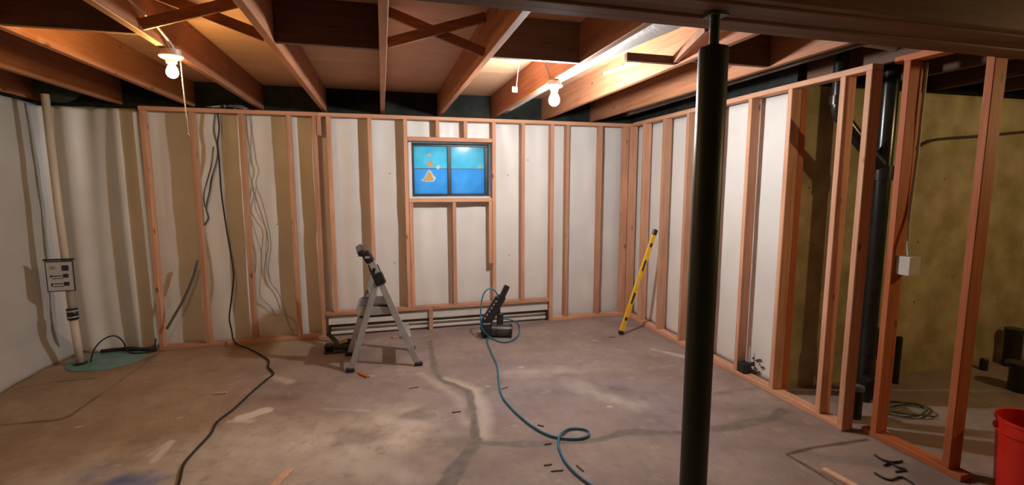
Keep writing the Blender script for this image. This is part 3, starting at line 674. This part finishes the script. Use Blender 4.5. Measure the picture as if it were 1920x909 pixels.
# ================================================================== SMALL TOOLS AND SCRAPS
dr = empty('cordless_saw', (-.42, 4.74, 0), 'small dark green power tool with yellow tag on the floor behind the ladder', 'power tool')
lathe('motor', [(.03, 0), (.042, .01), (.042, .12), (.03, .135)], (-.49, 4.74, .06), (1, -.1, 0), OLIVE, dr, 18)
bar('handle', (-.46, 4.76, .08), (-.53, 4.80, .15), .03, .04, OLIVE, dr, c=.01); box('battery', -.58, -.50, 4.76, 4.85, .012, .06, BLK, dr, .008)
box('base_shoe', -.58, -.33, 4.68, 4.86, 0, .010, BLK, dr); lathe('blade_guard', [(.06, 0), (.06, .02)], (-.36, 4.72, .07), (.1, -1, 0), BLK, dr, 20)
bar('tag', (-.44, 4.69, .105), (-.36, 4.685, .125), .004, .035, YTAG, dr, c=.001)
def scrap(nm, p, q, wd, th, m, lab, cat='wood scrap'):
    p, q = Vector(p), Vector(q); p.z = q.z = th/2+.0005
    return tag(bar(nm, p, q, wd, th, m, None, side=(0, 0, 1) if wd < th else Vector((q-p).to_3d()).cross(Vector((0, 0, 1))), c=.002), lab, cat)
scrap('wood_offcut', fz(508, 918), fz(545, 880), .045, .012, SCRAP, 'pale wood offcut on the floor at the bottom edge of the picture')
scrap('wood_offcut', fz(1543, 882), fz(1605, 916), .04, .018, SCRAP, 'pale wood strip on the floor in front of the orange studs')
scrap('wood_offcut', fz(402, 739), fz(426, 737), .03, .012, NEW[0], 'small orange wood chip on the floor left of the extension cord')
scrap('wood_offcut', fz(672, 700), fz(690, 708), .03, .014, RED[0], 'brown wood sliver in front of the ladder foot')
scrap('wood_offcut', fz(735, 634), fz(743, 632), .05, .014, NEW[0], 'small orange wood chip near the heater behind the ladder')
for (a, b, lab) in (((848, 774), (864, 772), 'tiny brown splinter beside the patched floor crack'), ((767, 729), (785, 726), 'thin brown twig of wood right of the ladder on the floor'), ((1021, 827+7), (1034, 832), 'thin splinter below the blue hose loop'),
                    ((1020, 873), (1035, 871), 'dark splinter left of the blue hose near the picture bottom'), ((1033, 884), (1056, 882), 'long thin pale splinter left of the hose near the picture bottom'), ((1081, 873), (1094, 884), 'reddish splinter just right of the blue hose tail'),
                    ((940, 730), (952, 726), 'tiny splinter touching the blue hose halfway'), ((1008, 797), (1020, 800), 'small brown splinter above the blue hose loop'), ((1142, 632), (1156, 633), 'dark splinter left of the yellow level foot')):
    scrap('splinter', fz(*a), fz(*b), .010, .006, DARK[0], lab, 'splinter')
q = fx(1392, 697, 2.85)
bx = empty('outlet_box', (2.865, 3.215, .038), 'small black electrical box sitting on the right bottom plate', 'electrical box')
box('box', 2.832, 2.905, 3.175, 3.252, .0385, .125, BLK, bx, .006); box('box_tab', 2.895, 2.905, 3.168, 3.1745, .10, .14, BLK, bx, .001)
tube('lead', [(2.90, 3.20, .125), (2.905, 3.205, .18), (2.912, 3.21, .25)], .004, WHITE, bx, 6)

# ================================================================== RIGHT UTILITY CORNER
ds = empty('drain_stack', (3.40, 2.62, 0), 'black vertical drain stack with a slanting branch behind the right stud wall end', 'drain pipe')
lathe('stack_pipe', [(.052, 0), (.052, SZ-.001)], (3.41, 2.62, 0), (0, 0, 1), BLACKABS, ds, 20)
for z0, z1 in ((1.62, 1.72), (.36, .56), (.02, .12)): lathe('coupling', [(.062, z0), (.062, z1)], (3.41, 2.62, 0), (0, 0, 1), BLACKABS, ds, 20)
tube('branch_pipe', [(2.97, 2.62, 2.5), (2.97, 2.62, 2.2), (2.98, 2.62, 2.08), (3.05, 2.62, 2.0), (3.2, 2.62, 1.87), (3.41, 2.62, 1.70)], .045, BLACKABS, ds, 14)
lathe('branch_collar', [(.055, 0), (.055, .06)], (2.97, 2.62, 2.12), (0, 0, 1), GALV if False else BLACKABS, ds, 16)
lathe('cleanout', [(.05, 0), (.05, .09), (.058, .09), (.058, .12)], (3.36, 2.56, .17), (-.5, -.85, 0), BLACKABS, ds, 16)
vs2 = empty('vent_pipe', (3.54, 2.60, 0), 'slimmer black vertical vent pipe just right of the drain stack', 'drain pipe')
lathe('pipe', [(.040, 0), (.040, SZ-.001)], (3.555, 2.60, 0), (0, 0, 1), BLACKABS, vs2, 18); lathe('coupling', [(.049, .30), (.049, .50)], (3.555, 2.60, 0), (0, 0, 1), BLACKABS, vs2, 18)
sb = empty('pipe_stub', (3.08, 2.40, 0), 'short black capped pipe stub in the floor beside the end stud', 'pipe')
lathe('stub', [(.042, 0), (.042, .20)], (3.09, 2.42, 0), (0, 0, 1), BLACKABS, sb, 16); lathe('cap', [(.048, .20), (.048, .225), (.03, .228)], (3.09, 2.42, 0), (0, 0, 1), GREYW, sb, 16)
fl = empty('toilet_flange', (4.70, 2.42, 0), 'black pipe stub with a wide collar on the floor at the far right', 'pipe')
lathe('stub', [(.075, 0), (.075, .20)], (4.74, 2.42, 0), (0, 0, 1), BLACKABS, fl, 20); lathe('collar', [(.10, .20), (.10, .225), (.07, .23)], (4.74, 2.42, 0), (0, 0, 1), BLACKABS, fl, 20)
f2 = empty('wall_drain', (5.25, 2.78, 0), 'upright black drain pipe against the far right concrete wall', 'pipe')
lathe('pipe', [(.06, 0), (.06, .30)], (5.32, 2.80, 0), (0, 0, 1), BLACKABS, f2, 16); lathe('rim', [(.07, .30), (.07, .34)], (5.32, 2.80, 0), (0, 0, 1), BLACKABS, f2, 16)
f3 = lathe('capped_pipe', [(.03, 0), (.03, .09), (.022, .10)], (4.98, 2.80, 0), (0, 0, 1), BLACKABS, None, 14); tag(f3, 'tiny dark pipe cap at the foot of the concrete wall far right', 'pipe')
f4 = lathe('slim_pipe', [(.022, 0), (.022, .38), (.018, .39)], (3.95, 2.78, 0), (0, 0, 1), BLACKABS, None, 12); tag(f4, 'slim dark pipe stub by the concrete wall right of the orange stud', 'pipe')
jb = empty('junction_box', (3.0, 2.13, 1.02), 'pale switch box screwed to the orange stud in the right corner', 'electrical box')
jx0, jx1, jy0, jy1, jz0, jz1 = 2.962, 3.025, 2.088, 2.1635, 1.055, 1.165
jx0, jx1 = 2.985, 3.07
merged_boxes('box_body', [(jx0, jx1, jy0+.065, jy1, jz0, jz1), (jx0, jx0+.003, jy0, jy0+.065, jz0, jz1), (jx1-.003, jx1, jy0, jy0+.065, jz0, jz1), (jx0+.003, jx1-.003, jy0, jy0+.065, jz0, jz0+.003), (jx0+.003, jx1-.003, jy0, jy0+.065, jz1-.003, jz1)], GALV, jb)
box('cover', jx0, jx1, jy0-.003, jy0, jz0, jz1, GALV, jb, .001)
box('edge_strip', jx1+.0005, jx1+.006, jy0, jy0+.06, jz0, jz1, MOULD, jb, .001)
tag(tube('romex_cable', [(3.02, 2.12, 1.166), (3.015, 2.13, 1.25), (3.045, 2.155, 1.45), (3.06, 2.155, 1.75), (3.055, 2.15, 2.0), (3.06, 2.15, 2.29)], .008, PALEW, None, 8), 'pale cable running down the orange stud to the switch box', 'cable')
wc = [fz(1700, 772)+Vector((.16*math.cos(a)*(1+.15*math.sin(2.3*a)), .09*math.sin(a)*(1+.2*math.cos(1.7*a)), .012+.004*math.sin(5*a)+.0015*a)) for a in [k*.62 for k in range(27)]]
wc += [wc[-1]+Vector((.10, -.06, -.005)), wc[-1]+Vector((.20, -.10, -.012))]
tag(tube('wire_coil', wc, .006, mottled('olive_wire', (.05, .055, .02), (.09, .09, .035), 10, .6), None, 6, 4, zmin=.0065), 'loose coil of olive wire on the floor between the orange studs', 'wire')
def crumb(pts, r, lab): tag(tube('black_cord_scrap', [fz(a, b, r+.0005) for a, b in pts], r, RUB, None, 6, zmin=r+.0005), lab, 'cord')
crumb([(1640, 852), (1652, 860), (1672, 866), (1692, 864)], .006, 'short black cord scrap nearest the orange bottom plate')
crumb([(1658, 872), (1670, 868), (1684, 876), (1698, 880), (1680, 884)], .006, 'curled black cord scrap in the middle of the cord litter')
crumb([(1640, 886), (1658, 896), (1672, 899), (1690, 894), (1710, 905), (1718, 915)], .006, 'wavy black cord scrap nearest the picture bottom right')
# bucket
bk = empty('bucket', (3.2, 1.55, 0), 'red plastic bucket standing at the right edge beside the orange stud', 'bucket')
BX, BY = 3.2, 1.55
lathe('shell', [(.125, 0), (.130, .005), (.150, .37), (.156, .37), (.156, .385), (.148, .385), (.124, .012), (.02, .010)], (BX, BY, 0), (0, 0, 1), REDP, bk, 48)
lathe('rim_band', [(.1475, .315), (.158, .315), (.158, .325), (.1485, .325)], (BX, BY, 0), (0, 0, 1), REDP, bk, 48, cap=False)
def on_bucket(a, z): r = .1305+.02*z/.37+.0006; return Vector((BX+r*math.cos(a), BY+r*math.sin(a), z))
for (a0, a1, z0, z1) in ((3.55, 3.75, .22, .245), (3.6, 3.8, .185, .205), (3.5, 3.7, .15, .165), (3.65, 3.85, .10, .14), (3.45, 3.55, .19, .21), (3.75, 3.9, .235, .25)):
    k = 5; vs = [on_bucket(a0+(a1-a0)*i/k, z) for z in (z0, z1) for i in range(k+1)]
    mesh('printed_mark', vs, [[i, i+1, k+2+i, k+1+i] for i in range(k)], GREYMARK, bk)

# lamp in the rest of the basement behind the camera (out of frame)
rl = lamp(4.6, .85, 2.24, 'unseen bare bulb on a drop cord lighting the bare concrete corner at the far right', UNSEEN_REAR_BULB, 'unseen_rear_bulb', False)
tube('unseen_drop_cord', [(4.6, .85, 2.24), (4.6, .85, 2.3715)], .005, RUB, rl, 8, smoothpath=False)
